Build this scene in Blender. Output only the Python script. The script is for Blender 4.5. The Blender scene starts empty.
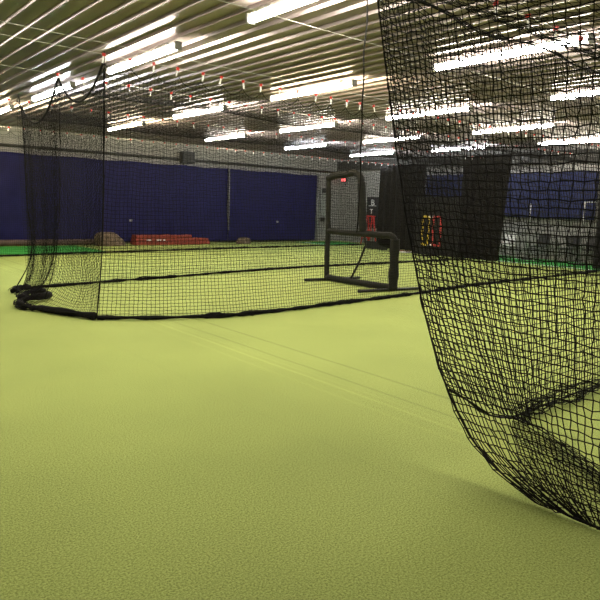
import bpy, bmesh, math, random
import numpy as np
from mathutils import Vector, Matrix

rng = np.random.default_rng(7)
random.seed(7)
C = bpy.context.scene.collection
PI = math.pi

# ------------------------------------------------------------------ materials
def new_mat(name):
    m = bpy.data.materials.new(name); m.use_nodes = True
    nt = m.node_tree
    return m, nt, nt.nodes['Principled BSDF']

def simple(name, col, rough=0.6, metal=0.0, var=0.12, scale=18.0, bump=0.0, bscale=60.0, spec=0.5):
    """procedural material: base colour broken up by noise, optional bump"""
    m, nt, b = new_mat(name)
    b.inputs['Roughness'].default_value = rough
    b.inputs['Metallic'].default_value = metal
    b.inputs['Specular IOR Level'].default_value = spec
    tc = nt.nodes.new('ShaderNodeTexCoord')
    n = nt.nodes.new('ShaderNodeTexNoise'); n.inputs['Scale'].default_value = scale
    n.inputs['Detail'].default_value = 4
    nt.links.new(tc.outputs['Object'], n.inputs['Vector'])
    r = nt.nodes.new('ShaderNodeValToRGB')
    c0 = [max(0, c * (1 - var)) for c in col]; c1 = [min(1, c * (1 + var)) for c in col]
    r.color_ramp.elements[0].position = 0.3; r.color_ramp.elements[1].position = 0.7
    r.color_ramp.elements[0].color = (*c0, 1); r.color_ramp.elements[1].color = (*c1, 1)
    nt.links.new(n.outputs['Fac'], r.inputs['Fac'])
    nt.links.new(r.outputs['Color'], b.inputs['Base Color'])
    if bump > 0:
        n2 = nt.nodes.new('ShaderNodeTexNoise'); n2.inputs['Scale'].default_value = bscale
        n2.inputs['Detail'].default_value = 3
        nt.links.new(tc.outputs['Object'], n2.inputs['Vector'])
        bp = nt.nodes.new('ShaderNodeBump'); bp.inputs['Strength'].default_value = bump
        bp.inputs['Distance'].default_value = 0.02
        nt.links.new(n2.outputs['Fac'], bp.inputs['Height'])
        nt.links.new(bp.outputs['Normal'], b.inputs['Normal'])
    return m

def emitter(name, col, strength):
    m, nt, b = new_mat(name)
    b.inputs['Base Color'].default_value = (0.8, 0.8, 0.8, 1)
    b.inputs['Emission Color'].default_value = (*col, 1)
    b.inputs['Emission Strength'].default_value = strength
    return m

def turf_material(name, dark, light, seams=False):
    m, nt, b = new_mat(name)
    b.inputs['Roughness'].default_value = 0.85
    b.inputs['Specular IOR Level'].default_value = 0.25
    L = nt.links.new
    tc = nt.nodes.new('ShaderNodeTexCoord')
    n1 = nt.nodes.new('ShaderNodeTexNoise'); n1.inputs['Scale'].default_value = 105; n1.inputs['Detail'].default_value = 6
    n1.inputs['Roughness'].default_value = 0.75
    L(tc.outputs['Object'], n1.inputs['Vector'])
    r = nt.nodes.new('ShaderNodeValToRGB')
    r.color_ramp.elements[0].position = 0.38; r.color_ramp.elements[1].position = 0.60
    r.color_ramp.elements[0].color = (*dark, 1); r.color_ramp.elements[1].color = (*light, 1)
    L(n1.outputs['Fac'], r.inputs['Fac'])
    # broad wear
    n2 = nt.nodes.new('ShaderNodeTexNoise'); n2.inputs['Scale'].default_value = 0.9; n2.inputs['Detail'].default_value = 5
    L(tc.outputs['Object'], n2.inputs['Vector'])
    mr = nt.nodes.new('ShaderNodeMapRange'); mr.inputs['From Min'].default_value = 0.3; mr.inputs['From Max'].default_value = 0.7
    mr.inputs['To Min'].default_value = 0.93; mr.inputs['To Max'].default_value = 1.07
    L(n2.outputs['Fac'], mr.inputs['Value'])
    mul = nt.nodes.new('ShaderNodeVectorMath'); mul.operation = 'SCALE'
    L(r.outputs['Color'], mul.inputs[0]); L(mr.outputs['Result'], mul.inputs['Scale'])
    out = mul.outputs['Vector']
    if seams:
        # seams of the turf rolls: thin lighter / darker lines running the length of the hall
        sp = nt.nodes.new('ShaderNodeSeparateXYZ'); L(tc.outputs['Object'], sp.inputs['Vector'])
        wob = nt.nodes.new('ShaderNodeTexNoise'); wob.inputs['Scale'].default_value = 0.6
        L(tc.outputs['Object'], wob.inputs['Vector'])
        wa = nt.nodes.new('ShaderNodeMath'); wa.operation = 'MULTIPLY_ADD'
        L(wob.outputs['Fac'], wa.inputs[0]); wa.inputs[1].default_value = 0.05; L(sp.outputs['X'], wa.inputs[2])
        for x0, w, f in ((4.08, 0.032, 0.77), (3.53, 0.030, 1.16), (3.74, 0.028, 0.80), (3.62, 0.03, 1.06), (3.36, 0.028, 1.08), (2.6, 0.02, 0.95), (7.7, 0.02, 0.9)):
            s = nt.nodes.new('ShaderNodeMath'); s.operation = 'SUBTRACT'; L(wa.outputs[0], s.inputs[0]); s.inputs[1].default_value = x0
            a = nt.nodes.new('ShaderNodeMath'); a.operation = 'ABSOLUTE'; L(s.outputs[0], a.inputs[0])
            q = nt.nodes.new('ShaderNodeMapRange'); q.inputs['From Min'].default_value = 0; q.inputs['From Max'].default_value = w
            q.inputs['To Min'].default_value = f; q.inputs['To Max'].default_value = 1.0
            L(a.outputs[0], q.inputs['Value'])
            v = nt.nodes.new('ShaderNodeVectorMath'); v.operation = 'SCALE'
            L(out, v.inputs[0]); L(q.outputs['Result'], v.inputs['Scale']); out = v.outputs['Vector']
    L(out, b.inputs['Base Color'])
    bp = nt.nodes.new('ShaderNodeBump'); bp.inputs['Strength'].default_value = 0.35; bp.inputs['Distance'].default_value = 0.010
    L(n1.outputs['Fac'], bp.inputs['Height']); L(bp.outputs['Normal'], b.inputs['Normal'])
    return m

def block_material(name, col, uaxis):
    """painted concrete block; courses from a brick texture laid in the wall's own plane"""
    m, nt, b = new_mat(name); L = nt.links.new
    b.inputs['Roughness'].default_value = 0.7
    tc = nt.nodes.new('ShaderNodeTexCoord')
    sp = nt.nodes.new('ShaderNodeSeparateXYZ'); L(tc.outputs['Object'], sp.inputs['Vector'])
    cb = nt.nodes.new('ShaderNodeCombineXYZ'); L(sp.outputs[uaxis], cb.inputs['X']); L(sp.outputs['Z'], cb.inputs['Y'])
    br = nt.nodes.new('ShaderNodeTexBrick')
    br.inputs['Scale'].default_value = 1.0
    br.inputs['Brick Width'].default_value = 0.40; br.inputs['Row Height'].default_value = 0.20
    br.inputs['Mortar Size'].default_value = 0.012
    br.inputs['Color1'].default_value = (*col, 1); br.inputs['Color2'].default_value = (*[c * 0.93 for c in col], 1)
    br.inputs['Mortar'].default_value = (*[c * 0.62 for c in col], 1)
    L(cb.outputs[0], br.inputs['Vector'])
    L(br.outputs['Color'], b.inputs['Base Color'])
    bp = nt.nodes.new('ShaderNodeBump'); bp.inputs['Strength'].default_value = 0.5; bp.inputs['Distance'].default_value = 0.01
    bp.invert = True
    L(br.outputs['Fac'], bp.inputs['Height']); L(bp.outputs['Normal'], b.inputs['Normal'])
    return m

TURF = turf_material('turf', (0.20, 0.25, 0.046), (0.51, 0.605, 0.178), seams=True)
BRIGHT = turf_material('bright_green_turf', (0.02, 0.22, 0.03), (0.06, 0.42, 0.07))
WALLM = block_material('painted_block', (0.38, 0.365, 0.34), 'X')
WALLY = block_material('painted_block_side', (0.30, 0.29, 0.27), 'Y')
CEIL = simple('ribbed_steel', (0.29, 0.240, 0.228), rough=0.30, metal=0.6, var=0.05, scale=3)
BLACKNET = simple('black_twine', (0.006, 0.0055, 0.005), rough=0.85, var=0.3, scale=40, spec=0.15)
ROPE = simple('black_rope', (0.006, 0.0055, 0.005), rough=0.85, var=0.3, scale=60, spec=0.15)
BLUE = simple('blue_vinyl', (0.011, 0.010, 0.082), rough=0.55, spec=0.18, var=0.15, scale=3, bump=0.35, bscale=6)
BLUE2 = simple('blue_vinyl_bright', (0.018, 0.024, 0.09), rough=0.55, spec=0.25, var=0.12, scale=3, bump=0.2, bscale=6)
CORD = simple('pale_cord', (0.30, 0.30, 0.32), rough=0.6)
WIRE = simple('galvanised_cable', (0.62, 0.61, 0.55), rough=0.35, metal=0.3)
RED = simple('red_plastic', (0.62, 0.03, 0.02), rough=0.4)
WHITE = simple('white_plastic', (0.80, 0.80, 0.77), rough=0.4, var=0.04)
HOUS = simple('fixture_white', (0.75, 0.74, 0.70), rough=0.4, var=0.03)
GREYCAP = simple('fixture_grey', (0.22, 0.22, 0.20), rough=0.5)
PAD = simple('dark_padding', (0.011, 0.011, 0.008), rough=0.7, spec=0.25, var=0.25, scale=14, bump=0.4, bscale=12)
BLACK = simple('black_paint', (0.012, 0.012, 0.012), rough=0.5)
BACKM = simple('black_curtain', (0.010, 0.009, 0.008), rough=0.9, spec=0.15, var=0.4, scale=9, bump=0.5, bscale=20)
BLACKBOX = simple('black_plastic', (0.02, 0.02, 0.02), rough=0.4)
REDCAN = simple('red_canvas', (0.27, 0.04, 0.02), rough=0.7, var=0.25, scale=9, bump=0.4, bscale=18)
TAN = simple('tan_canvas', (0.16, 0.115, 0.075), rough=0.9, var=0.4, scale=12, bump=0.6, bscale=16)
BROWN = simple('brown_vinyl', (0.11, 0.07, 0.055), rough=0.6, var=0.3, scale=4)
GREYM = simple('grey_metal', (0.30, 0.31, 0.29), rough=0.5, var=0.1)
DARKTRIM = simple('dark_steel', (0.045, 0.042, 0.036), rough=0.6, var=0.2, scale=4)
YEL = simple('yellow_cord', (0.80, 0.58, 0.03), rough=0.6)
REDC = simple('red_cord', (0.72, 0.05, 0.04), rough=0.6)
SIGNRED = emitter('red_lit_sign', (1.0, 0.04, 0.05), 2.0)
STEEL = simple('pale_steel', (0.42, 0.42, 0.40), rough=0.4, metal=0.4)
REDBROWN = simple('red_brown_rubber', (0.28, 0.07, 0.05), rough=0.8)

# ------------------------------------------------------------------ helpers
def link(o, parent=None):
    C.objects.link(o)
    if parent is not None: o.parent = parent
    return o

def mesh_obj(name, verts, faces, mat, parent=None, smooth=False):
    me = bpy.data.meshes.new(name)
    me.from_pydata([tuple(v) for v in verts], [], faces); me.update()
    me.materials.append(mat)
    if smooth: me.polygons.foreach_set('use_smooth', [True] * len(me.polygons))
    return link(bpy.data.objects.new(name, me), parent)

def bm_obj(name, bm, mat, parent=None, smooth=False):
    me = bpy.data.meshes.new(name); bm.to_mesh(me); bm.free(); me.materials.append(mat)
    if smooth: me.polygons.foreach_set('use_smooth', [True] * len(me.polygons))
    return link(bpy.data.objects.new(name, me), parent)

def box(bm, x0, x1, y0, y1, z0, z1, bevel=0.0):
    r = bmesh.ops.create_cube(bm, size=1.0)
    vs = r['verts']
    for v in vs:
        v.co = Vector(((x0 + x1) / 2 + v.co.x * (x1 - x0), (y0 + y1) / 2 + v.co.y * (y1 - y0), (z0 + z1) / 2 + v.co.z * (z1 - z0)))
    if bevel > 0:
        es = set(e for v in vs for e in v.link_edges)
        bmesh.ops.bevel(bm, geom=list(es), offset=bevel, segments=2, affect='EDGES', profile=0.5)

def box_obj(name, mat, parent, x0, x1, y0, y1, z0, z1, bevel=0.0):
    bm = bmesh.new(); box(bm, x0, x1, y0, y1, z0, z1, bevel)
    return bm_obj(name, bm, mat, parent)

def empty(name, loc=(0, 0, 0), rz=0.0):
    o = bpy.data.objects.new(name, None); o.location = loc; o.rotation_euler = (0, 0, rz)
    o.empty_display_size = 0.1
    return link(o)

def tag(o, label, cat, group=None):
    o['label'] = label; o['category'] = cat
    if group: o['group'] = group
    return o

def structure(o):
    o['kind'] = 'structure'; return o

def copy_tree(o, loc, label=None):
    c = o.copy(); C.objects.link(c); c.location = loc
    if label: c['label'] = label
    for ch in list(o.children):
        d = ch.copy(); C.objects.link(d); d.parent = c
        for g in list(ch.children):
            e = g.copy(); C.objects.link(e); e.parent = d
    return c

def sweep(P, rad, ring=6, caps=True):
    """tube along polyline P (n,3); rad scalar or (n,). returns verts, faces"""
    P = np.asarray(P, float); n = len(P)
    T = np.gradient(P, axis=0); T /= np.linalg.norm(T, axis=1)[:, None] + 1e-12
    N = np.zeros_like(P)
    a = np.array([0, 0, 1.0]) if abs(T[0, 2]) < 0.9 else np.array([1.0, 0, 0])
    nn = a - T[0] * (a @ T[0]); nn /= np.linalg.norm(nn)
    for i in range(n):
        nn = nn - T[i] * (nn @ T[i]); nn /= np.linalg.norm(nn) + 1e-12; N[i] = nn
    B = np.cross(T, N); rad = np.broadcast_to(np.asarray(rad, float), (n,))
    ang = np.arange(ring) * 2 * PI / ring
    V = P[:, None, :] + rad[:, None, None] * (np.cos(ang)[None, :, None] * N[:, None, :] + np.sin(ang)[None, :, None] * B[:, None, :])
    V = V.reshape(-1, 3)
    F = []
    for i in range(n - 1):
        for k in range(ring):
            k2 = (k + 1) % ring
            F.append((i * ring + k, i * ring + k2, (i + 1) * ring + k2, (i + 1) * ring + k))
    if caps:
        F.append(tuple(range(ring - 1, -1, -1))); F.append(tuple((n - 1) * ring + k for k in range(ring)))
    return V, F

def merge(parts):
    V = []; F = []; o = 0
    for v, f in parts:
        V.append(np.asarray(v)); F += [tuple(i + o for i in q) for q in f]; o += len(v)
    return np.concatenate(V), F

def tube_obj(name, P, rad, mat, parent=None, ring=8):
    v, f = sweep(P, rad, ring)
    return mesh_obj(name, v, f, mat, parent, smooth=True)

def interp(pts, n):
    """resample a polyline smoothly (Catmull-Rom) to n points"""
    p = np.asarray(pts, float)
    d = np.concatenate([[0], np.cumsum(np.linalg.norm(np.diff(p, axis=0), axis=1))])
    s = np.linspace(0, d[-1], n); m = np.gradient(p, d, axis=0)
    out = []
    for q in s:
        i = min(max(np.searchsorted(d, q) - 1, 0), len(p) - 2); h = d[i + 1] - d[i]; t = (q - d[i]) / h
        out.append((2*t**3-3*t**2+1)*p[i] + (t**3-2*t**2+t)*h*m[i] + (-2*t**3+3*t**2)*p[i+1] + (t**3-t**2)*h*m[i+1])
    return np.array(out)

def wobble(n, amp, k, seed):
    r = np.random.default_rng(seed); t = np.linspace(0, 1, n); o = np.zeros(n)
    for j in range(1, k + 1):
        o += r.normal() * np.sin(2 * PI * (j * t + r.random())) / math.sqrt(k)
    return amp * o

def bundle(name, pts, n, spread, rad, mat, parent, seed=1, seg=0.06, strands=9, flat=0.6, core=0.6, zmin=0.004):
    """a gathered roll of netting: a lumpy core with loose strands and short cross strands round it"""
    p = np.asarray(pts, float); Ltot = np.linalg.norm(np.diff(p, axis=0), axis=1).sum()
    m = max(8, int(Ltot / seg)); P = interp(p, m); r = np.random.default_rng(seed)
    parts = []
    k = max(3, int(Ltot * 2.2)); bump_ = np.clip(1 + 0.45 * wobble(m, 1, k, seed + 11), 0.5, 1.9)
    if core > 0:
        Q = P.copy(); Q[:, 2] += spread * core * 0.5
        rr = spread * core * (1 + 0.35 * wobble(m, 1, k, seed + 5)); rr = np.clip(rr, spread * core * 0.35, spread * core * 1.7)
        parts.append(sweep(Q, rr, 7))
    for s in range(strands):
        a = r.random() * 2 * PI
        ph = a + np.cumsum(r.normal(0, 0.25, m))
        rr = spread * bump_ * (0.6 + 0.6 * r.random(m))
        Q = P.copy()
        T = np.gradient(P, axis=0); T /= np.linalg.norm(T, axis=1)[:, None] + 1e-9
        up = np.array([0, 0, 1.0]) if abs(T[:, 2]).mean() < 0.8 else np.array([1.0, 0, 0])
        S = np.cross(T, up); S /= np.linalg.norm(S, axis=1)[:, None] + 1e-9
        U = np.cross(S, T)
        Q += S * (np.cos(ph) * rr)[:, None] + U * (np.sin(ph) * rr * flat + spread * 0.3)[:, None]
        Q[:, 2] = np.maximum(Q[:, 2], zmin)
        parts.append(sweep(Q, rad, 4, caps=False))
    v, f = merge(parts)
    return mesh_obj(name, v, f, mat, parent, smooth=True)

def lattice(name, G, rad, mat, parent=None, jit=0.0, seed=3):
    """netting: every row and column of grid G (nu,nv,3) becomes a round twine, three-sided tube"""
    nu, nv, _ = G.shape
    if jit > 0:
        G = G + np.random.default_rng(seed).normal(0, jit, G.shape)
    du = np.gradient(G, axis=0); dv = np.gradient(G, axis=1)
    Nn = np.cross(du, dv); Nn /= np.linalg.norm(Nn, axis=2)[..., None] + 1e-12
    VV = []; FF = []; off = 0
    for ax in (0, 1):
        T = du if ax == 0 else dv
        B = np.cross(T, Nn); B /= np.linalg.norm(B, axis=2)[..., None] + 1e-12
        ring = []
        for k in range(3):
            a = k * 2 * PI / 3 + PI / 2
            ring.append(G + rad * (math.cos(a) * B + math.sin(a) * Nn))
        V = np.stack(ring, axis=2)                       # nu,nv,3,3
        VV.append(V.reshape(-1, 3))
        idx = (np.arange(nu * nv * 3).reshape(nu, nv, 3)) + off
        for k in range(3):
            k2 = (k + 1) % 3
            if ax == 0:
                q = np.stack([idx[:-1, :, k], idx[:-1, :, k2], idx[1:, :, k2], idx[1:, :, k]], -1)
            else:
                q = np.stack([idx[:, :-1, k], idx[:, :-1, k2], idx[:, 1:, k2], idx[:, 1:, k]], -1)
            FF.append(q.reshape(-1, 4))
        off += nu * nv * 3
    V = np.concatenate(VV).astype(np.float32); F = np.concatenate(FF).astype(np.int32)
    me = bpy.data.meshes.new(name)
    me.vertices.add(len(V)); me.vertices.foreach_set('co', V.ravel())
    me.loops.add(F.size); me.loops.foreach_set('vertex_index', F.ravel())
    me.polygons.add(len(F)); me.polygons.foreach_set('loop_start', np.arange(0, F.size, 4, dtype=np.int32))
    me.update(calc_edges=True)
    me.materials.append(mat)
    return link(bpy.data.objects.new(name, me), parent)

def smooth01(t):
    t = np.clip(t, 0, 1); return t * t * (3 - 2 * t)

def noise2(U, V, seed, k=6, fu=1.0, fv=1.0):
    r = np.random.default_rng(seed); o = np.zeros_like(U)
    for j in range(k):
        a, b, c = r.normal(0, fu), r.normal(0, fv), r.random() * 2 * PI
        o += np.sin(a * U + b * V + c)
    return o / math.sqrt(k)

# ------------------------------------------------------------------ camera
cam_d = bpy.data.cameras.new('camera'); cam = link(bpy.data.objects.new('camera', cam_d))
F_PX = 618.4
cam_d.sensor_fit = 'HORIZONTAL'; cam_d.sensor_width = 36.0; cam_d.lens = 36.0 * F_PX / 600.0
cam_d.clip_start = 0.05; cam_d.clip_end = 200
yaw, pitch, roll = [math.radians(a) for a in (39.608, 8.524, 1.854)]
fw = Vector((math.sin(yaw) * math.cos(pitch), math.cos(yaw) * math.cos(pitch), -math.sin(pitch)))
rt0 = Vector((math.cos(yaw), -math.sin(yaw), 0)); up0 = rt0.cross(fw)
rt = rt0 * math.cos(roll) + up0 * math.sin(roll); up = -rt0 * math.sin(roll) + up0 * math.cos(roll)
M = Matrix(((rt.x, up.x, -fw.x, 0), (rt.y, up.y, -fw.y, 0), (rt.z, up.z, -fw.z, 1.5), (0, 0, 0, 1)))
cam.matrix_world = M
bpy.context.scene.camera = cam

# ------------------------------------------------------------------ room shell
X0, X1, Y0, Y1, H = -4.0, 20.0, -4.5, 21.5, 3.79
structure(box_obj('floor', TURF, None, X0, X1, Y0, Y1, -0.1, 0.0))
structure(box_obj('wall_back', WALLM, None, X0 - 0.2, X1 + 0.2, Y1, Y1 + 0.2, -0.1, H + 0.2))
structure(box_obj('wall_front', WALLM, None, X0 - 0.2, X1 + 0.2, Y0 - 0.2, Y0, -0.1, H + 0.2))
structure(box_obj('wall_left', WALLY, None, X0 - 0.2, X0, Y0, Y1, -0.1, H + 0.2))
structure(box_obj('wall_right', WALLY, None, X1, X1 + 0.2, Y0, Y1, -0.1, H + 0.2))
# ribbed steel ceiling: one folded sheet, ribs run along y every 0.229 m
prof = [(X0, H)]
x = X0 + 0.2775
while x < X1 - 0.1:
    prof += [(x - 0.028, H), (x - 0.014, H - 0.040), (x + 0.014, H - 0.040), (x + 0.028, H)]
    x += 0.2775
prof.append((X1, H))
V = []; Fc = []
for (px, pz) in prof: V += [(px, Y0, pz), (px, Y1, pz)]
for i in range(len(prof) - 1): Fc.append((2 * i, 2 * i + 1, 2 * i + 3, 2 * i + 2))
o = len(V)   # closed upper side so the sheet has thickness
V += [(X0, Y0, H + 0.2), (X0, Y1, H + 0.2), (X1, Y0, H + 0.2), (X1, Y1, H + 0.2)]
Fc.append((o, o + 1, o + 3, o + 2))
structure(mesh_obj('ceiling', V, Fc, CEIL))
# dark steel header along the right wall, thin pipe line along the back wall
structure(box_obj('trim_1', DARKTRIM, None, X1 - 0.25, X1, Y0, Y1, 3.22, 3.62))
structure(tube_obj('trim_2', [(X0, Y1 - 0.06, 3.13), (8, Y1 - 0.06, 3.15), (X1, Y1 - 0.06, 3.13)], 0.045, DARKTRIM))

# ------------------------------------------------------------------ ceiling lights
ORD = ['first', 'second', 'third', 'fourth', 'fifth']
ROW = ['nearest', 'second', 'third', 'farthest']
EM = 41.0
TINT = {'n': (1.0, 0.93, 0.80), 'w': (1.0, 0.84, 0.55), 'c': (0.88, 0.94, 1.0)}
EMATS = {k: emitter('tube_glow_' + n, TINT[k], EM) for k, n in (('n', 'neutral'), ('w', 'warm'), ('c', 'cool'))}
tints = {(1, 1): 'w', (2, 0): 'c', (3, 1): 'w', (3, 0): 'w', (3, 3): 'c', (2, 4): 'c', (3, 4): 'c'}
LL = 2.44
def make_light(kind):
    """vapour-tight strip: round glowing lens on a narrow spine, hung from the ribs on two short hangers"""
    t = empty('strip_light')
    box_obj('housing', HOUS, t, -0.035, 0.035, 0.04, LL - 0.04, -0.035, -0.012, 0.006)
    v, f = sweep([(0, 0.05, -0.075), (0, LL / 2, -0.075), (0, LL - 0.05, -0.075)], 0.046, 12)
    mesh_obj('diffuser', v, f, EMATS[kind], t, smooth=False)
    for y in (0.0, LL - 0.05):
        box_obj('end_cap', GREYCAP, t, -0.055, 0.055, y, y + 0.05, -0.128, -0.012, 0.012)
    for y in (0.35, LL - 0.35):
        box_obj('hanger', GREYCAP, t, -0.02, 0.02, y - 0.02, y + 0.02, -0.03, 0.024)
    return t
protos = {}
for r in range(4):
    for c in range(5):
        if r == 0 and c > 2: continue
        k = tints.get((r, c), 'n')
        loc = (4.342 + 3.399 * c, 3.908 + 4.139 * r, 3.727)
        if k not in protos: t = protos[k] = make_light(k); t.location = loc
        else: t = copy_tree(protos[k], loc)
        t.name = 'strip_light'
        tag(t, f'glowing ceiling strip light, {ORD[c]} from the left in the {ROW[r]} row of lights', 'ceiling light', 'strip lights on the ribbed ceiling')

# lamps added out of frame, continuing the grid, to brighten the near floor
for (c, r, where) in ((-1, 0, 'over the open turf left of the frame, nearest row'), (-1, 1, 'over the open turf left of the frame, second row'), (-1, 2, 'over the open turf left of the frame, third row'),
                      (1, -1, 'right of the camera over the near cage'), (2, -1, 'far to the right of the camera over the near cage'),
                      (0, -1, 'above and behind the camera'), (3, 0, 'beyond the right edge of the nearest row')):
    t = copy_tree(protos['n'], (4.342 + 3.399 * c, 3.908 + 4.139 * r, 3.727))
    tag(t, 'added out-of-frame ceiling strip light ' + where, 'ceiling light', 'strip lights on the ribbed ceiling')

# ------------------------------------------------------------------ curtains on the walls
def curtain(name, x0, x1, y, z0, z1, mat, axis, seed, label, amp=0.055, sag=0.03):
    nu = int(abs(x1 - x0) / 0.09) + 2; nv = 34
    u = np.linspace(0, 1, nu)[:, None] * np.ones((1, nv)); v = np.ones((nu, 1)) * np.linspace(0, 1, nv)[None]
    L = abs(x1 - x0)
    w = amp * (noise2(u * L, v * 3, seed, 9, 3.0, 1.2) + 0.8 * noise2(u * L, v * 3, seed + 1, 9, 6.0, 3.5)) * (0.35 + 0.65 * v)
    w = w * 0.5 - 0.02
    top = z1 + sag * (np.cos(2 * PI * u * max(1, round(L / 2.0))) - 1) / 2
    Z = top + (z0 - top) * v
    A = x0 + (x1 - x0) * u
    verts = []
    for d in (0.0, 0.012):
        if axis == 'x': verts.append(np.stack([A, y + w + d, Z], -1).reshape(-1, 3))
        else: verts.append(np.stack([y + w + d, A, Z], -1).reshape(-1, 3))
    verts = np.concatenate(verts); Fq = []
    I = lambda s, i, j: s * nu * nv + i * nv + j
    for i in range(nu - 1):
        for j in range(nv - 1):
            Fq.append((I(0, i, j), I(0, i + 1, j), I(0, i + 1, j + 1), I(0, i, j + 1)))
            Fq.append((I(1, i, j), I(1, i, j + 1), I(1, i + 1, j + 1), I(1, i + 1, j)))
    for i in range(nu - 1):
        Fq.append((I(0, i, 0), I(1, i, 0), I(1, i + 1, 0), I(0, i + 1, 0))); Fq.append((I(0, i, nv-1), I(0, i + 1, nv-1), I(1, i + 1, nv-1), I(1, i, nv-1)))
    for j in range(nv - 1):
        Fq.append((I(0, 0, j), I(0, 0, j + 1), I(1, 0, j + 1), I(1, 0, j))); Fq.append((I(0, nu-1, j), I(1, nu-1, j), I(1, nu-1, j + 1), I(0, nu-1, j + 1)))
    o = mesh_obj(name, verts, Fq, mat, None, smooth=True)
    return tag(o, label, 'curtain')
YC = Y1 - 0.22
ca = curtain('wall_curtain', 1.5, 13.66, YC, 0.06, 2.93, BLUE, 'x', 11, 'long dark blue vinyl curtain on the back wall, behind the red stack')
cb_ = curtain('wall_curtain', 13.70, 18.35, YC, 0.06, 2.93, BLUE, 'x', 23, 'shorter dark blue vinyl curtain right of the pale vertical cord on the back wall')
box_obj('patch', CORD, ca, 9.47, 9.57, YC - 0.09, YC - 0.075, 0.80, 0.88)
box_obj('patch', CORD, cb_, 16.10, 16.20, YC - 0.09, YC - 0.075, 0.82, 0.90)
curtain('wall_curtain', 16.3, 9.4, X1 - 0.14, 1.40, 2.93, BLUE2, 'y', 31, 'blue vinyl curtain hung on the upper right wall above the row of chairs', sag=0.01)
tube_obj('edge_cord', [(13.68, YC - 0.1, 2.95), (13.685, YC - 0.105, 1.8), (13.68, YC - 0.1, 0.5)], 0.018, CORD, cb_)

# ------------------------------------------------------------------ things along the back wall
# rolled brown tarp at the foot of the curtain
n = 60
P = np.stack([np.linspace(1.8, 8.9, n), 20.85 + wobble(n, 0.015, 5, 3), 0.105 + 0 * np.linspace(0, 1, n)], -1)
P[:, 2] = 0.105
tag(tube_obj('rolled_tarp', P, 0.095 + np.clip(wobble(n, 0.006, 9, 4), -0.008, 0.008), BROWN, ring=12), 'long thin brown roll lying on the floor along the foot of the left blue curtain', 'rolled tarp')
def heap(name, cx, cy, sx, sy, h, mat, seed, label, cat, skew=0.0):
    nu, nv = 36, 14
    V = []; Fq = []
    for j in range(nv + 1):
        t = j / nv
        for i in range(nu):
            a = 2 * PI * i / nu
            rr = math.cos(t * PI / 2) ** 0.55 if j < nv else 0.02
            k = 1 + 0.10 * math.sin(3 * a + seed) + 0.07 * math.sin(7 * a + 2 * seed + 5 * t)
            z = h * math.sin(t * PI / 2) ** 0.9 * (1 + 0.10 * math.sin(4 * a + seed * 2 + 4 * t) * (1 - t))
            V.append((cx + sx * rr * k * math.cos(a) + skew * z, cy + sy * rr * k * math.sin(a), z))
    for j in range(nv):
        for i in range(nu):
            i2 = (i + 1) % nu
            Fq.append((j * nu + i, j * nu + i2, (j + 1) * nu + i2, (j + 1) * nu + i))
    Fq.append(tuple(nv * nu + i for i in range(nu))); Fq.append(tuple(range(nu - 1, -1, -1)))
    return tag(mesh_obj(name, V, Fq, mat, None, smooth=True), label, cat)
heap('tarp_heap', 8.42, 20.45, 0.50, 0.32, 0.46, TAN, 1.7, 'crumpled tan heap left of the red stack below the blue curtain', 'heap', -0.35)
heap('canvas_bag', 14.0, 20.6, 0.32, 0.22, 0.24, TAN, 4.1, 'small low brown bag on the floor right of the red stack', 'bag', 0.1)
t = tag(empty('folded_mat_stack', (9.35, 20.45, 0)), 'long low red stack of folded mats by the back wall curtain', 'mat stack')
def slab(bm, x0, x1, y0, y1, z0, z1, seed):
    r = random.Random(seed); m = 14; ring = []
    for i in range(m + 1):
        xx = x0 + (x1 - x0) * i / m; a = r.uniform(-.012, .012); b = r.uniform(-.016, .010)
        ring.append([bm.verts.new(c) for c in ((xx, y0 + a, z0), (xx, y0 + a - .01, (z0 + z1) / 2), (xx, y0 + a + .02, z1 + b), (xx, y1, z1 + b), (xx, y1, z0))])
    for i in range(m):
        for k in range(5):
            bm.faces.new((ring[i][k], ring[i + 1][k], ring[i + 1][(k + 1) % 5], ring[i][(k + 1) % 5]))
    bm.faces.new(ring[0][::-1]); bm.faces.new(ring[m])
    bmesh.ops.recalc_face_normals(bm, faces=bm.faces)
for (a0, a1, z0, z1, s) in ((0.0, 3.02, 0.0, 0.125, 1), (0.02, 2.95, 0.13, 0.235, 2), (0.05, 2.25, 0.24, 0.345, 3)):
    bm = bmesh.new(); slab(bm, a0, a1, 0.0, 0.42, z0, z1, s); bm_obj('mat', bm, REDCAN, t)
for (a0, a1) in ((0.42, 0.58), (0.80, 0.98), (1.05, 1.14)):
    box_obj('white_mark', WHITE, t, a0, a1, -0.034, -0.026, 0.155, 0.195)
# speaker box and conduit high on the wall
t = tag(empty('wall_speaker', (11.9, Y1, 3.0)), 'dark square box mounted high on the back wall above the blue curtain', 'speaker')
box_obj('cabinet', BLACKBOX, t, -0.26, 0.26, -0.25, 0.0, 0.02, 0.44, 0.015)
box_obj('grille', DARKTRIM, t, -0.22, 0.22, -0.258, -0.250, 0.06, 0.40)
tag(tube_obj('conduit', [(16.6, Y1 - 0.05, 2.95), (16.6, Y1 - 0.05, 3.4), (16.6, Y1 - 0.05, 3.74)], 0.03, GREYM), 'short vertical grey conduit above the right blue curtain', 'conduit')
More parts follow.
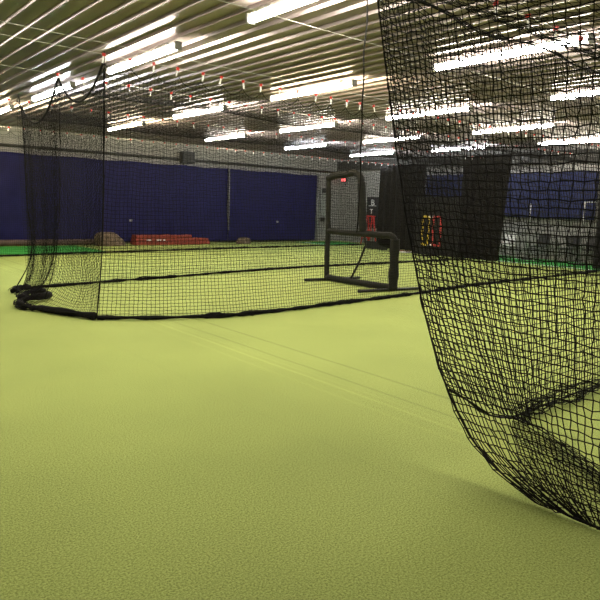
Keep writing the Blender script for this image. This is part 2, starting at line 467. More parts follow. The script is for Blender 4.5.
# electric panel right of the curtain
t = tag(empty('electrical_panel', (18.95, Y1 - 0.012, 0.8)), 'tall grey electrical panel on the back wall just right of the blue curtain', 'electrical panel')
box_obj('enclosure', GREYM, t, -0.24, 0.24, -0.14, 0, 0.25, 1.55, 0.01)
box_obj('door', GREYM, t, -0.21, 0.21, -0.155, -0.141, 0.30, 1.50, 0.004)
box_obj('control_box', BLACKBOX, t, -0.22, 0.06, -0.24, -0.156, 1.38, 1.58, 0.01)
box_obj('control_box', BLACKBOX, t, -0.26, -0.05, -0.24, -0.156, 0.10, 0.28, 0.01)
t2 = tube_obj('conduit', [(-0.32, -0.03, -0.8), (-0.32, -0.03, 0.5), (-0.32, -0.03, 2.2)], 0.022, STEEL, t)

# ------------------------------------------------------------------ right wall
t = tag(empty('exit_sign', (X1, 21.22, 2.70)), 'small glowing red sign on the far right wall framed by the pitching screen', 'sign')
box_obj('sign_box', BLACKBOX, t, -0.07, 0.0, -0.17, 0.17, 0.0, 0.22, 0.008)
box_obj('lit_face', SIGNRED, t, -0.078, -0.071, -0.13, 0.13, 0.05, 0.17)
# black board with white letters
t = tag(empty('letter_board', (X1 - 0.004, 19.1, 0.7)), 'black board with white letters on the right wall beyond the pitching screen', 'board')
box_obj('panel', BLACKBOX, t, -0.05, 0.0, -0.55, 0.55, 0.0, 1.35, 0.01)
def letter(ch, h, y, z, parent, rot=0.0):
    cu = bpy.data.curves.new('letter', 'FONT'); cu.body = ch; cu.size = h / 0.7; cu.extrude = 0.008; cu.offset = 0.004
    tmp = bpy.data.objects.new('tmp', cu); C.objects.link(tmp)
    dg = bpy.context.evaluated_depsgraph_get(); me = bpy.data.meshes.new_from_object(tmp.evaluated_get(dg))
    bpy.data.objects.remove(tmp); me.materials.clear(); me.materials.append(WHITE)
    o = link(bpy.data.objects.new('letter', me), parent)
    R_ = Matrix(((0, 0, -1, -0.058), (-1, 0, 0, y), (0, 1, 0, z), (0, 0, 0, 1)))
    o.matrix_local = R_ @ Matrix.Rotation(rot, 4, 'Z')
    return o
letter('B', 0.26, 0.30, 0.98, t)
letter('T', 0.20, 0.34, 0.62, t, 0.0)
box_obj('underline', WHITE, t, -0.060, -0.051, -0.02, 0.42, 0.95, 0.975)
# red folding stool with tan board
t = tag(empty('step_ladder', (19.5, 18.95, 0)), 'red folding step ladder in front of the black letter board', 'ladder')
for sx in (-0.30, 0.16):
    for sy in (-0.24, 0.24):
        tube_obj('leg', [(sx, sy, 0.0), (sx * 0.6, sy * 0.8, 0.6), (sx * 0.2, sy * 0.62, 1.2)], 0.03, RED, t)
for z, d in ((0.3, -0.25), (0.6, -0.19), (0.9, -0.13)):
    box_obj('tread', RED, t, d - 0.05, d + 0.09, -0.21, 0.21, z, z + 0.03)
box_obj('top_step', RED, t, -0.12, 0.12, -0.18, 0.18, 1.19, 1.24, 0.01)
tag(box_obj('plywood_sheet', TAN, None, 19.7, 19.74, 17.9, 18.45, 0.0, 1.25), 'tan board standing right of the red step ladder by the wall', 'board')
# black backstop curtains at the far ends of the lanes
def backstop(x, y0, y1, z0, z1, seed, label, taper=0.0):
    n = 90; nv = 12; V = []; Fq = []
    r = np.random.default_rng(seed); ph = r.random() * 6
    for s in (0, 1):
        for j in range(nv + 1):
            t_ = j / nv
            for i in range(n + 1):
                u = i / n; yy = y0 + (y1 - y0) * u + taper * t_ * (1 - u)
                w = (0.07 * math.sin(u * 38 * abs(y1 - y0) / 1.8 + ph) + 0.03 * math.sin(u * 71 + ph * 2)) * (0.5 + 0.5 * t_)
                V.append((x + w + 0.02 * s, yy, z1 + (z0 - z1) * t_))
    S = (n + 1) * (nv + 1); I = lambda s, j, i: s * S + j * (n + 1) + i
    for j in range(nv):
        for i in range(n):
            Fq.append((I(0, j, i), I(0, j + 1, i), I(0, j + 1, i + 1), I(0, j, i + 1)))
            Fq.append((I(1, j, i), I(1, j, i + 1), I(1, j + 1, i + 1), I(1, j + 1, i)))
    for i in range(n):
        Fq.append((I(0, nv, i), I(1, nv, i), I(1, nv, i + 1), I(0, nv, i + 1))); Fq.append((I(0, 0, i), I(0, 0, i + 1), I(1, 0, i + 1), I(1, 0, i)))
    for j in range(nv):
        Fq.append((I(0, j, 0), I(1, j, 0), I(1, j + 1, 0), I(0, j + 1, 0))); Fq.append((I(0, j, n), I(0, j + 1, n), I(1, j + 1, n), I(1, j, n)))
    return tag(mesh_obj('backstop_curtain', V, Fq, BACKM, None, smooth=True), label, 'curtain')
backstop(18.0, 14.85, 17.15, 0.03, 3.2, 1, 'black backstop curtain at the lane end, left of the red and yellow strike zone')
backstop(17.0, 10.75, 12.5, 0.03, 3.3, 2, 'wide black backstop curtain at the lane end, between the strike zone and the white chair', taper=0.25)
backstop(17.6, 6.2, 8.28, 0.05, 3.2, 3, 'black backstop curtain at the right edge of the photo beside the black chairs')
tag(box_obj('rubber_mat', BLACK, None, 17.3, 17.34, 15.9, 17.0, 0.0, 0.30, 0.01), 'low black board standing on the turf below the left backstop curtain', 'board')
tag(box_obj('backing_panel', simple('dark_grey_vinyl', (0.05, 0.048, 0.043), rough=0.8, spec=0.2), None, 17.2, 17.24, 12.6, 14.55, 0.0, 2.0, 0.01), 'dark grey panel standing on the turf directly behind the strike zone frame', 'panel')
# strike zone frame of coloured cord hung at the lane end
t = tag(empty('strike_zone_target', (16.4, 13.13, 0.4)), 'red and yellow strike zone frame hanging between the black backstop curtains', 'strike zone')
def dashes(name, mat, y0, z0, y1, z1, nd, duty=0.84, r=0.030):
    parts = []
    for i in range(nd):
        a, b = i / nd, (i + duty) / nd
        p = np.array([[0, y0 + (y1 - y0) * a, z0 + (z1 - z0) * a], [0, y0 + (y1 - y0) * (a + b) / 2, z0 + (z1 - z0) * (a + b) / 2], [0, y0 + (y1 - y0) * b, z0 + (z1 - z0) * b]])
        parts.append(sweep(p, r, 6))
    v, f = merge(parts); return mesh_obj(name, v, f, mat, t)
for mat, yy in ((YEL, 0.37), (YEL, 0.12), (REDC, -0.06), (REDC, -0.37)):
    dashes('side_cord', mat, yy, 0.0, yy, 0.93, 7)
for z in (0.0, 0.93):
    dashes('cross_cord', YEL, 0.37, z, 0.12, z, 2, 0.9)
    dashes('cross_cord', WHITE, 0.11, z, -0.05, z, 1, 0.95)
    dashes('cross_cord', REDC, -0.07, z, -0.37, z, 2, 0.9)
for yy in (0.37, -0.37):
    tube_obj('hanging_line', [(0, yy, 0.93), (0, yy, 1.8), (0, yy, 2.7)], 0.006, ROPE, t, 5)
# chairs
def make_chair(mat, legm):
    t = empty('chair')
    bm = bmesh.new(); box(bm, -0.22, 0.23, -0.22, 0.22, 0.42, 0.455, 0.012); bm_obj('seat', bm, mat, t)
    nu, nv = 9, 6; V = []; Fq = []
    for s in (0, 1):
        for j in range(nv):
            for i in range(nu):
                a = (i / (nu - 1) - 0.5) * 2; b = j / (nv - 1)
                V.append((0.225 + 0.09 * b - 0.035 * (1 - a * a) * -1 - 0.03 + 0.02 * s, a * (0.225 - 0.02 * b), 0.50 + 0.36 * b - 0.03 * a * a * b))
    I = lambda s, j, i: s * nu * nv + j * nu + i
    for j in range(nv - 1):
        for i in range(nu - 1):
            Fq.append((I(0, j, i), I(0, j + 1, i), I(0, j + 1, i + 1), I(0, j, i + 1))); Fq.append((I(1, j, i), I(1, j, i + 1), I(1, j + 1, i + 1), I(1, j + 1, i)))
    for j in range(nv - 1):
        for i in (0, nu - 1): Fq.append((I(0, j, i), I(1, j, i), I(1, j + 1, i), I(0, j + 1, i)))
    for i in range(nu - 1):
        for j in (0, nv - 1): Fq.append((I(0, j, i), I(0, j, i + 1), I(1, j, i + 1), I(1, j, i)))
    mesh_obj('backrest', V, Fq, mat, t, smooth=True)
    for sy in (-1, 1):
        tube_obj('leg', [(-0.19, sy * 0.19, 0.43), (-0.21, sy * 0.205, 0.2), (-0.225, sy * 0.215, 0.0)], 0.014, legm, t)
        tube_obj('leg', [(0.27, sy * 0.19, 0.62), (0.215, sy * 0.20, 0.43), (0.24, sy * 0.205, 0.2), (0.27, sy * 0.215, 0.0)], 0.014, legm, t)
    return t
ch = make_chair(simple('chair_white', (0.92, 0.92, 0.90), rough=0.35, var=0.02), STEEL); ch.location = (18.75, 11.8, 0.017); ch.rotation_euler.z = 0.12
tag(ch, 'white plastic chair with its back to the right wall', 'chair')
ch = make_chair(BLACK, BLACK); ch.location = (19.5, 11.0, 0.017)
tag(ch, 'black chair nearest the white chair along the right wall', 'chair', 'black chairs along the right wall')
copy_tree(ch, (19.5, 9.98, 0.017), 'black chair in the middle of the three along the right wall')
copy_tree(ch, (19.5, 9.3, 0.017), 'black chair farthest right beside the dark curtain and the right pole')
# pole stands
def stand(loc, h, label, bar):
    t = tag(empty('pole_stand', loc), label, 'stand')
    tube_obj('pole', [(0, 0, 0.03), (0, 0, h / 2), (0, 0, h)], 0.022, STEEL, t)
    bm = bmesh.new(); bmesh.ops.create_cone(bm, cap_ends=True, segments=20, radius1=0.2, radius2=0.16, depth=0.04)
    for v in bm.verts: v.co.z += 0.02
    bm_obj('base', bm, BLACK, t)
    if bar: tube_obj('top_bar', [(0, 0.02, h), (0, -0.15, h), (0, -0.36, h)], 0.02, STEEL, t)
stand((18.9, 11.1, 0.017), 1.85, 'thin pole stand left of the black chairs by the right wall', False)
stand((18.9, 9.3, 0.017), 1.92, 'thin pale pole stand with a short arm near the right edge', True)
# bright green turf strips and lines
def strip(name, x0, x1, y0, y1, mat, label, cat, z=0.0, h=0.012):
    return tag(box_obj(name, mat, None, x0, x1, y0, y1, z, z + h, 0.003), label, cat)
g = strip('green_turf_mat', 1.2, 7.3, 17.75, 20.55, BRIGHT, 'bright green turf mat on the floor along the left end of the back wall', 'turf mat')
g = strip('green_turf_mat', 17.35, 19.85, 5.0, 12.85, BRIGHT, 'bright green turf strip under the chairs by the right wall', 'turf mat')
box_obj('white_line', WHITE, g, 17.38, 17.5, 5.1, 12.8, 0.0125, 0.016)
box_obj('white_line', WHITE, g, 19.05, 19.2, 10.6, 12.8, 0.0125, 0.016)
g = strip('green_turf_mat', 16.9, 19.2, 18.98, 20.9, BRIGHT, 'small green turf mat in the far corner behind the pitching screen', 'turf mat')
box_obj('white_line', WHITE, g, 17.0, 17.1, 19.0, 20.8, 0.0125, 0.016)
strip('edge_strip', 17.6, 17.75, 12.9, 15.6, REDBROWN, 'thin red brown edging strip on the turf below the strike zone', 'edging strip', h=0.03)
bm = bmesh.new()
vs = [bm.verts.new((x_, y_, 0.0)) for x_, y_ in ((17.1, 14.65), (17.1, 15.08), (17.3, 15.08), (17.5, 14.865), (17.3, 14.65))]
f = bm.faces.new(vs); e = bmesh.ops.extrude_face_region(bm, geom=[f])
for v in e['geom']:
    if isinstance(v, bmesh.types.BMVert): v.co.z += 0.03
bmesh.ops.recalc_face_normals(bm, faces=bm.faces)
tag(bm_obj('home_plate', bm, WHITE), 'small white plate on the turf at the foot of the left backstop curtain', 'home plate')

# ------------------------------------------------------------------ pitching screen
S = tag(empty('pitching_screen', (8.6, 8.6, 0)), 'dark padded L shaped pitching screen standing inside the middle cage', 'pitching screen')
def pad(name, pts, r, n=26, seed=1, m=PAD):
    P = interp(pts, n); rr = r * (1 + 0.05 * wobble(n, 1, 6, seed))
    return tube_obj(name, P, rr, m, S, 10)
pad('side_post', [(0, 0.95, 0.03), (0, 0.955, 0.6), (0, 0.96, 1.2), (0, 0.98, 1.7), (0, 1.0, 2.10)], 0.054, seed=2)
pad('top_bar', [(0, 1.02, 2.10), (0, 0.8, 2.15), (0, 0.5, 2.17), (0, 0.22, 2.19), (0, 0.10, 2.13), (0, 0.05, 2.0)], 0.068, seed=3)
pad('inner_post', [(0, 0.05, 2.02), (0, 0.02, 1.75), (0, -0.01, 1.5), (0, -0.03, 1.28), (0, -0.05, 1.08)], 0.078, seed=4)
pad('arm_bar', [(0, 0.93, 1.04), (0, 0.4, 1.03), (0, -0.1, 1.035), (0, -0.6, 1.03), (0, -0.82, 1.02), (0, -0.885, 0.96)], 0.060, seed=5)
pad('side_post', [(0, -0.89, 0.98), (0, -0.895, 0.7), (0, -0.90, 0.4), (0, -0.90, 0.05)], 0.09, seed=6)
pad('bottom_bar', [(0, 0.93, 0.075), (0, 0.3, 0.07), (0, -0.4, 0.07), (0, -0.87, 0.075)], 0.062, seed=7)
for (y0, y1, xa, xb) in ((1.06, 0.90, -0.50, 0.92), (-0.72, -0.95, -0.72, 0.72)):
    tube_obj('foot', [(xa, y0, 0.032), (0, (y0 + y1) / 2, 0.032), (xb, y1, 0.032)], 0.028, BLACK, S)
tube_obj('brace', [(0.03, 0.28, 0.08), (0.13, 0.16, 0.42), (0.2, 0.05, 0.80), (0.1, 0.0, 1.02)], 0.022, BLACK, S)
# netting of the screen: tall left bay and the full width lower bay
def flat_net(name, y0, y1, z0, z1, rad=0.0022):
    ny = int(abs(y1 - y0) / 0.045) + 1; nz = int((z1 - z0) / 0.045) + 1
    a, b = np.meshgrid(np.linspace(y0, y1, ny), np.linspace(z0, z1, nz), indexing='ij')
    ta = (a - y0) / (y1 - y0); tb = (b - z0) / (z1 - z0)
    return lattice(name, np.stack([0.05 * np.sin(PI * ta) * np.sin(PI * tb), a, b], -1), rad, BLACKNET, S, 0.002)
flat_net('netting', 0.97, 0.03, 1.06, 2.12)
flat_net('netting', 0.93, -0.85, 0.09, 1.02)
# the pocket of netting that sags under the arm
bm = bmesh.new()
bmesh.ops.create_uvsphere(bm, u_segments=16, v_segments=8, radius=1)
for v in bm.verts: v.co = Vector((0.12 + 0.10 * v.co.x, -0.60 + 0.26 * v.co.y, 0.90 + 0.10 * v.co.z))
bm_obj('ball_pocket', bm, BACKM, S, smooth=True)

# ------------------------------------------------------------------ cables with their clips
def cable(y, x0, x1, z, sag, label, rad=0.0038, y_end=None):
    n = 40; t = np.linspace(0, 1, n); ye = y if y_end is None else y_end
    P = np.stack([x0 + (x1 - x0) * t, y + (ye - y) * t, z - 4 * sag * t * (1 - t)], -1)
    return tag(tube_obj('support_cable', P, rad, WIRE, None, 5), label, 'cable')
ZC, SAG = 3.27, 0.12
XA, XB = 2.95, 17.25
def zc(x, z=ZC, sag=SAG):
    t = (np.asarray(x, float) - X0) / (X1 - X0); return z - 4 * sag * t * (1 - t)
def clip_proto():
    t = empty('net_clip')
    bm = bmesh.new(); bmesh.ops.create_cone(bm, cap_ends=True, segments=10, radius1=0.018, radius2=0.024, depth=0.034)
    bm_obj('hook', bm, RED, t)
    bm = bmesh.new(); box(bm, -0.009, 0.009, -0.009, 0.009, -0.095, -0.016, 0.003); bm_obj('strap', bm, WHITE, t)
    return t
clip0 = [None]
def clips(y, x0, x1, dx, zf, label, group, yf=None):
    x = x0; i = 0
    while x <= x1:
        xx = x + random.uniform(-.025, .025)
        loc = (xx, (yf(xx) if yf else y) + random.uniform(-.01, .01), float(zf(xx)) - 0.004)
        if clip0[0] is None: clip0[0] = clip_proto(); t = clip0[0]; t.location = loc
        else: t = copy_tree(clip0[0], loc)
        t.rotation_euler = (random.uniform(-.25, .25), random.uniform(-.25, .25), random.uniform(0, 3))
        tag(t, label, 'clip', group); x += dx; i += 1
cable(7.25, X0, X1, ZC, SAG, 'thin steel cable carrying the front net of the middle cage')
cable(6.98, X0, X1, 3.33, SAG, 'bare thin steel cable just in front of the middle cage cable')
cable(4.85, X0, X1, 3.34, SAG, 'bare thin steel cable crossing the open lane nearest the camera')
cable(8.85, X0, X1, ZC, SAG, 'thin steel cable along the centre of the middle cage roof')
cable(11.7, X0, X1, ZC, SAG, 'thin steel cable carrying the rear net of the middle cage')
cable(17.2, X0, X1, 3.32, 0.06, 'thin steel cable carrying the farthest net near the blue curtains')
cable(2.92, X0, X1, 3.12, 0.06, 'thin steel cable carrying the near right net')
clips(7.25, 2.95, 17.3, 0.32, zc, 'red and white clip on the cable above the front net of the middle cage', 'clips on the front cable of the middle cage')
clips(8.85, 2.95, 17.3, 0.34, zc, 'red and white clip on the cable above the middle of the centre cage', 'clips on the centre cable of the middle cage')
clips(11.7, 3.05, 17.3, 0.36, zc, 'red and white clip on the cable above the rear net of the middle cage', 'clips on the rear cable of the middle cage')
clips(17.2, 4.5, 19.6, 0.36, lambda x: zc(x, 3.32, 0.06), 'red and white clip on the farthest cable near the blue curtains', 'clips on the farthest cable')
clips(2.92, 4.2, 13.0, 0.45, lambda x: zc(x, 3.12, 0.06), 'red and white clip above the near right net', 'clips on the near right cable')

# ------------------------------------------------------------------ nets of the middle cage
CELL = 0.048
def net_panel(name, label, xs, yt, yb, zt, zb, rad, cell=CELL, seed=1, scallop=0.32, scal=0.10, bulge=0.06, cat='netting', hem_spread=0.035, hem=True, ripple=0.02, belly=0.0, strands=9):
    """curtain of netting hung along x; yt/yb/zt callables of x"""
    x0, x1 = xs
    t = tag(empty(name, (x0, float(yb(x0)), 0)), label, cat)
    org = np.array([x0, float(yb(x0)), 0])
    nu = int((x1 - x0) / cell) + 1; nv = int(3.15 / cell) + 1
    x = np.linspace(x0, x1, nu)
    X = x[:, None] * np.ones((1, nv)); V = np.ones((nu, 1)) * np.linspace(0, 1, nv)[None]
    ph = ((X - x0) / scallop) % 1.0
    top = zt(X) - 0.10 - scal * 4 * ph * (1 - ph)
    fade = (1 - V) ** 3
    Z = (zt(X) - 0.16) * (1 - V) + zb * V + (top - zt(X) + 0.16) * fade
    Z = Z + ripple * noise2(X, V * 3, seed + 9, 7, 1.1, 1.2) * np.sin(PI * V)
    Y = yt(X) + (yb(X) - yt(X)) * V ** 1.6 + bulge * noise2(X, V * 2.5, seed, 8, 0.9, 1.0) * np.sin(PI * np.clip(V, 0, 1)) ** 0.8
    Y = Y - belly * np.sin(PI * V) ** 2
    X = X + 0.02 * noise2(X, V * 3, seed + 4, 7, 1.0, 1.5) * np.sin(PI * V)
    lattice('mesh', np.stack([X, Y, Z], -1) - org, rad, BLACKNET, t, 0.0025, seed)
    if hem:
        hx = np.linspace(x0, x1, 40)
        P = np.stack([hx, yb(hx), 0 * hx + 0.02], -1) - org
        P[:, 1] += wobble(40, 0.02, 8, seed + 2)
        bundle('bottom_hem', P, 1, hem_spread, 0.006, ROPE, t, seed=seed + 20, strands=strands)
    # top rope, scalloped from clip to clip
    tx = np.arange(x0, x1, scallop / 8); ph = ((tx - x0) / scallop) % 1
    tube_obj('top_rope', np.stack([tx, yt(tx), zt(tx) - 0.10 - scal * 4 * ph * (1 - ph)], -1) - org, 0.005, ROPE, t, 5)
    return t, org
cx_ = np.array([2.9, 3.6, 4.5, 5.5, 6.5, 7.6, 8.75, 10.5, 12.0, 14.5, 17.4]); cy_ = np.array([7.62, 7.22, 6.93, 6.93, 7.02, 7.1, 7.22, 7.48, 7.60, 7.72, 7.9])
yb1 = lambda x: np.interp(x, cx_, cy_)
n1, o1 = net_panel('cage_net', 'long black net forming the front side of the middle batting cage', (XA, XB), lambda x: 7.25 + 0 * x, yb1, zc, 0.03, 0.0028, seed=5, hem_spread=0.036, strands=16)
ix = np.array([3.0, 5, 7, 9.8, 12, 14.8, 17.5]); iy = np.array([10.75, 11.1, 11.5, 11.86, 11.9, 11.86, 12.1])
yb3 = lambda x: np.interp(x, ix, iy)
net_panel('cage_net', 'long black net forming the rear side of the middle batting cage', (3.0, 16.75), lambda x: 11.7 + 0 * x - 0.7 * np.exp(-(np.asarray(x) - 3) / 0.8), yb3, zc, 0.03, 0.0024, seed=6, hem_spread=0.036, scallop=0.36)
bx = np.array([1.5, 4.1, 10.4, 16.3, 19.5]); by = np.array([16.75, 17.05, 17.85, 18.5, 18.8])
yb4 = lambda x: np.interp(x, bx, by)
net_panel('cage_net', 'farthest black net hanging in front of the blue curtains', (2.0, 18.95), lambda x: 17.2 + 0 * x, yb4, lambda x: zc(x, 3.32, 0.06), 0.03, 0.0022, seed=8, hem_spread=0.035, scallop=0.36)
# doubled net closing the far end of the lane
t = tag(empty('backstop_net', (17.05, 12.45, 0)), 'dense black net hanging between the two backstop curtains behind the strike zone', 'netting')
yy_, zz_ = np.meshgrid(np.linspace(12.55, 14.8, 90), np.linspace(0.03, 3.2, 126), indexing='ij')
lattice('mesh', np.stack([17.03 + 0.03 * np.sin(yy_ * 6), yy_, zz_], -1) - np.array([17.05, 12.45, 0]), 0.0034, BLACKNET, t, 0.003, 15)
tube_obj('top_rope', [(-0.02, 0.1, 3.2), (-0.02, 1.2, 3.19), (-0.02, 2.35, 3.2)], 0.012, ROPE, t, 5)
# roof netting of the middle cage, sagging between the three cables
t = tag(empty('cage_roof_net', (XA, 7.25, 3.1)), 'sagging black roof net over the middle batting cage', 'netting')
nu = int((XB - XA) / CELL) + 1; nv = int(4.6 / CELL) + 1
X = np.linspace(XA, XB, nu)[:, None] * np.ones((1, nv)); Y = np.ones((nu, 1)) * np.linspace(7.27, 11.68, nv)[None]
half = np.where(Y < 8.85, (Y - 7.27) / 1.58, (Y - 8.85) / 2.83); half = np.clip(half, 0, 1)
depth = np.where(Y < 8.85, 0.20, 0.30)
Z = zc(X) - 0.12 - depth * 4 * half * (1 - half) + 0.03 * noise2(X, Y, 77, 8, 1.5, 2.0) * 4 * half * (1 - half)
lattice('mesh', np.stack([X, Y, Z], -1) - np.array([XA, 7.25, 3.1]), 0.0016, BLACKNET, t, 0.003, 9)

# end panel of the middle cage (x ~ 2.95), gathered folds, hem lying in a fold on the turf
t = tag(empty('cage_end_net', (2.95, 9.0, 0)), 'black net closing the left end of the middle cage, bunched on the turf', 'netting')
org = np.array([2.95, 9.0, 0])
ys = [7.25]
while ys[-1] < 10.55:
    yy = ys[-1]; ys.append(yy + (0.042 if yy < 8.75 else 0.024))
ys = np.array(ys); nu = len(ys); nv = 66
Yb = ys[:, None] * np.ones((1, nv)); V = np.ones((nu, 1)) * np.linspace(0, 1, nv)[None]
a = np.where(Yb < 8.85, (Yb - 7.25) / 1.6, (Yb - 8.85) / 1.95)
top = 3.13 - np.where(Yb < 8.85, 0.40, 0.52) * 4 * a * (1 - a)
Z = top * (1 - V) + 0.035 * V
hemx = np.interp(Yb, [7.25, 7.6, 8.2, 8.95, 9.4, 10.0, 10.44, 10.6], [2.95, 2.92, 2.66, 2.42, 2.55, 2.60, 2.69, 2.8])
Xg = 2.95 + (hemx - 2.95) * V ** 11
Xg = Xg + np.where(Yb > 8.7, 0.07, 0.025) * 0.2 * np.sin(Yb * 11 + 1.5 * np.sin(V * 3)) * (0.3 + 0.7 * V) * (1 - V ** 6)
Ys = Yb + 0.30 * V ** 2 * np.exp(-((Yb - 7.3) / 0.6) ** 2) + 0.22 * V ** 2 * np.exp(-((Yb - 8.95) / 0.35) ** 2) - 0.18 * V * smooth01((Yb - 10.0) / 0.5)
Z = Z - 0.16 * np.sin(a * PI) * np.sin(PI * V) ** 0.6 - 0.012 * np.sin(Yb * 40) * np.sin(PI * V)
Z = np.maximum(Z, 0.012)
lattice('mesh', np.stack([Xg, Ys, Z], -1) - org, 0.0025, BLACKNET, t, 0.003, 12)
tr = np.stack([2.95 + 0 * ys, ys, top[:, 0]], -1) - org
tube_obj('top_rope', tr, 0.013, ROPE, t, 6)
# vertical gathered folds and the corner rope
bundle('corner_rope', np.array([(2.95, 7.25, 3.2), (2.95, 7.29, 2.4), (2.95, 7.34, 1.5), (2.95, 7.42, 0.8), (2.94, 7.58, 0.06)]) - org, 1, 0.010, 0.004, ROPE, t, seed=31, strands=4, core=0.9)
bundle('gathered_fold', np.array([(2.97, 8.88, 3.0), (2.97, 8.92, 2.0), (2.96, 9.0, 1.2), (2.90, 9.1, 0.5), (2.8, 9.2, 0.06)]) - org, 1, 0.008, 0.0025, ROPE, t, seed=32, strands=3, core=0.4)
bundle('edge_rope', np.array([(2.95, 10.72, 3.12), (2.95, 10.55, 2.7), (2.95, 10.45, 1.5), (2.95, 10.42, 0.5), (2.72, 10.44, 0.05)]) - org, 1, 0.009, 0.003, ROPE, t, seed=34, strands=3, core=0.6)
bundle('bottom_hem', np.array([(2.92, 7.60, 0.03), (2.75, 8.0, 0.03), (2.55, 8.45, 0.03), (2.40, 8.90, 0.03), (2.42, 9.12, 0.04), (2.62, 9.30, 0.06), (2.86, 9.42, 0.06), (3.0, 9.65, 0.04)]) - org, 1, 0.060, 0.006, ROPE, t, seed=35, strands=14, core=0.7)
bundle('bottom_hem', np.array([(2.55, 9.45, 0.03), (2.66, 9.75, 0.04), (2.8, 9.9, 0.06), (3.05, 10.0, 0.04)]) - org, 1, 0.065, 0.006, ROPE, t, seed=36, strands=12, core=0.7)
bundle('bottom_hem', np.array([(2.66, 10.35, 0.03), (2.8, 10.55, 0.04), (3.02, 10.7, 0.03)]) - org, 1, 0.060, 0.006, ROPE, t, seed=37, strands=12, core=0.7)

# black cord hanging from the ceiling in the open lane
n = 40; tt = np.linspace(0, 1, n)
P = np.stack([4.74 + wobble(n, 0.010, 5, 8), 4.80 + wobble(n, 0.010, 5, 9), 3.75 - 2.50 * tt], -1)
tag(tube_obj('hanging_rope', P, 0.0085, ROPE, None, 6), 'black cord hanging from the ceiling in front of the pitching screen', 'rope')

# ------------------------------------------------------------------ near right net
t = tag(empty('cage_net', (2.95, 2.4, 0)), 'big black net at the right edge, closest to the camera, trailing on the turf', 'netting')
org = np.array([2.95, 2.4, 0])
ez = np.array([0, 0.03, 0.086, 0.209, 0.366, 0.577, 0.965, 1.383, 1.901, 2.488, 2.80, 3.2]); ey = np.array([1.50, 1.62, 1.78, 1.974, 2.098, 2.232, 2.40, 2.534, 2.679, 2.821, 2.894, 2.96])
yed = lambda z: np.interp(z, ez, ey)
# end panel: from the free edge towards the camera side
ss = [0.0]
while ss[-1] < 3.6: ss.append(ss[-1] + 0.026 + 0.024 * min(1.0, ss[-1] / 0.9))
nu = len(ss); nv = int(3.1 / 0.044) + 1
s = np.array(ss)[:, None] * np.ones((1, nv)); V = np.ones((nu, 1)) * np.linspace(0, 1, nv)[None]
Z = 3.05 * (1 - V) + 0.012 * V
Z = Z + 0.030 * noise2(s, V * 3, 41, 8, 1.6, 1.4) * np.sin(PI * V)
sc = 0.86 + 0.14 * smooth01(s / 1.2)
kk = smooth01(s / 1.5)
Yg = yed(Z) * (1 - kk) + 2.45 * kk - s + 0.03 * noise2(s, V * 3, 42, 7, 1.6, 1.8) * np.sin(PI * V) * smooth01(s / 0.4)
Xg = 2.95 + 0.06 * noise2(s, V * 2, 43, 6, 1.3, 1.3) * np.sin(PI * V) * smooth01(s / 0.5) - 0.03 * V ** 4
lattice('end_mesh', np.stack([Xg, Yg, Z], -1) - org, 0.0037, BLACKNET, t, 0.0035, 44)
# trailing skirt on the turf, folded inwards, two crumpled layers
for lay in range(1):
    nu = 62; nv = 20
    a = np.linspace(0, 1, nu)[:, None] * np.ones((1, nv)); b = np.ones((nu, 1)) * np.linspace(0, 1, nv)[None]
    ax = 2.97 + 0 * a; ay = 1.66 - 2.7 * a
    bx_ = np.interp(a, [0, 0.1, 0.33, 0.6, 1.0], [3.98, 3.9, 3.5, 3.2, 3.1]); by_ = np.interp(a, [0, 0.1, 0.33, 0.6, 1.0], [2.34, 2.05, 1.42, 0.5, -1.0])
    Xs = ax + (bx_ - ax) * b + 0.03 * noise2(a * 3, b * 2, 51 + lay, 7, 3, 3) * 0.4; Ysk = ay + (by_ - ay) * b + 0.012 * noise2(a * 3, b * 2, 55 + lay, 7, 3, 3)
    Zs = 0.012 + 0.02 * lay + 0.05 * np.abs(noise2(a * 3, b * 2, 61 + lay, 7, 2.0, 2)) * np.sin(PI * b) * (0.5 + lay)
    lattice('skirt_mesh', np.stack([Xs, Ysk, Zs], -1) - org, 0.0027, BLACKNET, t, 0.004, 65 + lay)
bundle('bottom_hem', np.array([(4.0, 2.33, 0.03), (3.78, 1.88, 0.03), (3.5, 1.45, 0.03), (3.28, 0.8, 0.03), (3.1, -0.6, 0.03)]) - org, 1, 0.035, 0.0025, ROPE, t, seed=71, strands=9, core=0.0)
# free edge rope
zz = np.linspace(3.2, 0.02, 60)
tube_obj('edge_rope', np.stack([2.945 + 0 * zz, yed(zz) + wobble(60, 0.004, 9, 72), zz], -1) - org, 0.0055, ROPE, t, 6)
hp = interp([(2.93, 1.50, 0.02), (2.925, 1.44, 0.02), (2.91, 1.35, 0.02), (2.94, 1.0, 0.02), (2.95, 0.3, 0.02), (2.95, -0.9, 0.02)], 60)
tube_obj('floor_rope', hp - org, 0.008, ROPE, t, 6)
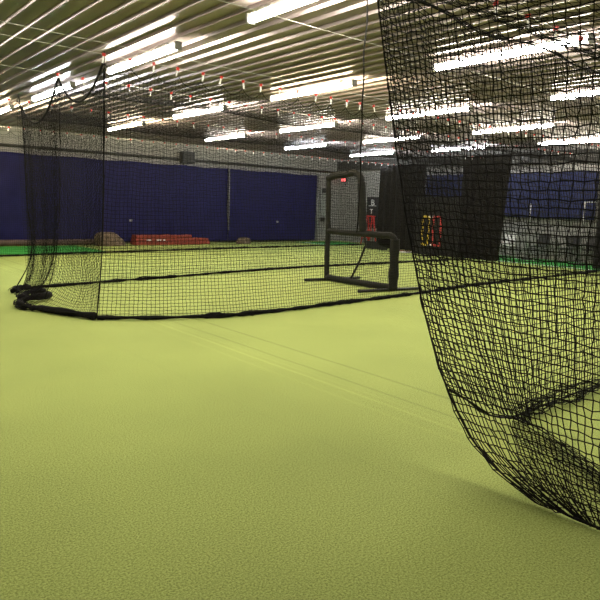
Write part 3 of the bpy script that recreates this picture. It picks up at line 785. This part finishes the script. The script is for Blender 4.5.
# side panel: runs away from the camera along the lane
XF = 16.8
nu = int((XF - 2.95) / CELL) + 1; nv = int(3.0 / CELL) + 1
x = np.linspace(2.95, XF, nu); X = x[:, None] * np.ones((1, nv)); V = np.ones((nu, 1)) * np.linspace(0, 1, nv)[None]
zt = zc(X, 3.12, 0.06) - 0.20 - 0.06 * np.abs(np.sin((X - 4.2) / 0.45 * PI)) * (1 - V) ** 3
hz = np.where(X < 4.05, 0.45 * np.clip((4.05 - X) / 1.1, 0, 1) ** 1.3, 0.0) + 0.03
Z = zt * (1 - V) + hz * V + 0.03 * noise2(X, V * 3, 81, 8, 1.0, 1.4) * np.sin(PI * V)
yl = 2.36 + 0.54 * np.clip(Z / 3.0, 0, 1) ** 1.2
k = smooth01((X - 2.95) / 1.5)
Yg = yed(Z) * (1 - k) + yl * k + 0.06 * noise2(X, V * 2.5, 82, 8, 1.0, 1.2) * np.sin(PI * V) * k
lattice('side_mesh', np.stack([X, Yg, Z], -1) - org, 0.0038, BLACKNET, t, 0.003, 83)
hx = [(2.96, 2.16, 0.46), (3.2, 2.2, 0.34), (3.6, 2.27, 0.14), (4.0, 2.33, 0.035)]
bundle('bottom_hem', np.array(hx) - org, 1, 0.012, 0.004, ROPE, t, seed=84, strands=4, core=0.5)
bundle('bottom_hem', np.array([(4.0, 2.33, 0.04), (4.6, 2.34, 0.05), (5.4, 2.36, 0.05), (8.0, 2.4, 0.05), (12, 2.4, 0.05), (XF, 2.4, 0.05)]) - org, 1, 0.070, 0.0030, ROPE, t, seed=85, strands=20, core=0.12)
tx = np.linspace(2.95, XF, 60)
bundle('top_bundle', np.stack([tx, 2.92 + 0 * tx, zc(tx, 3.12, 0.06) - 0.20 + wobble(60, 0.02, 14, 86)], -1) - org, 1, 0.020, 0.003, ROPE, t, seed=87, strands=7, core=0.2, zmin=-9)
# roof piece of the near cage
nu = int(5.5 / 0.06); nv = int(2.6 / 0.06)
X = np.linspace(2.95, 8.4, nu)[:, None] * np.ones((1, nv)); Yr = np.ones((nu, 1)) * np.linspace(2.92, 0.3, nv)[None]
q = (2.92 - Yr) / 2.62
Zr = zc(X, 3.12, 0.06) - 0.08 - 0.35 * 4 * q * (1 - q) - 0.05 * np.abs(np.sin((X - 4.2) / 0.45 * PI)) * (1 - q) ** 2
lattice('roof_mesh', np.stack([X, Yr, Zr], -1) - org, 0.0022, BLACKNET, t, 0.004, 90)

# ------------------------------------------------------------------ world and view
w = bpy.data.worlds.new('world'); bpy.context.scene.world = w; w.use_nodes = True
bg = w.node_tree.nodes['Background']; bg.inputs[0].default_value = (0.05, 0.05, 0.05, 1); bg.inputs[1].default_value = 0.1
sc_ = bpy.context.scene
sc_.view_settings.view_transform = 'Standard'
try: sc_.view_settings.look = 'None'
except Exception: pass
sc_.view_settings.gamma = 1.0; sc_.view_settings.exposure = 1.1
sc_.view_settings.use_curve_mapping = False
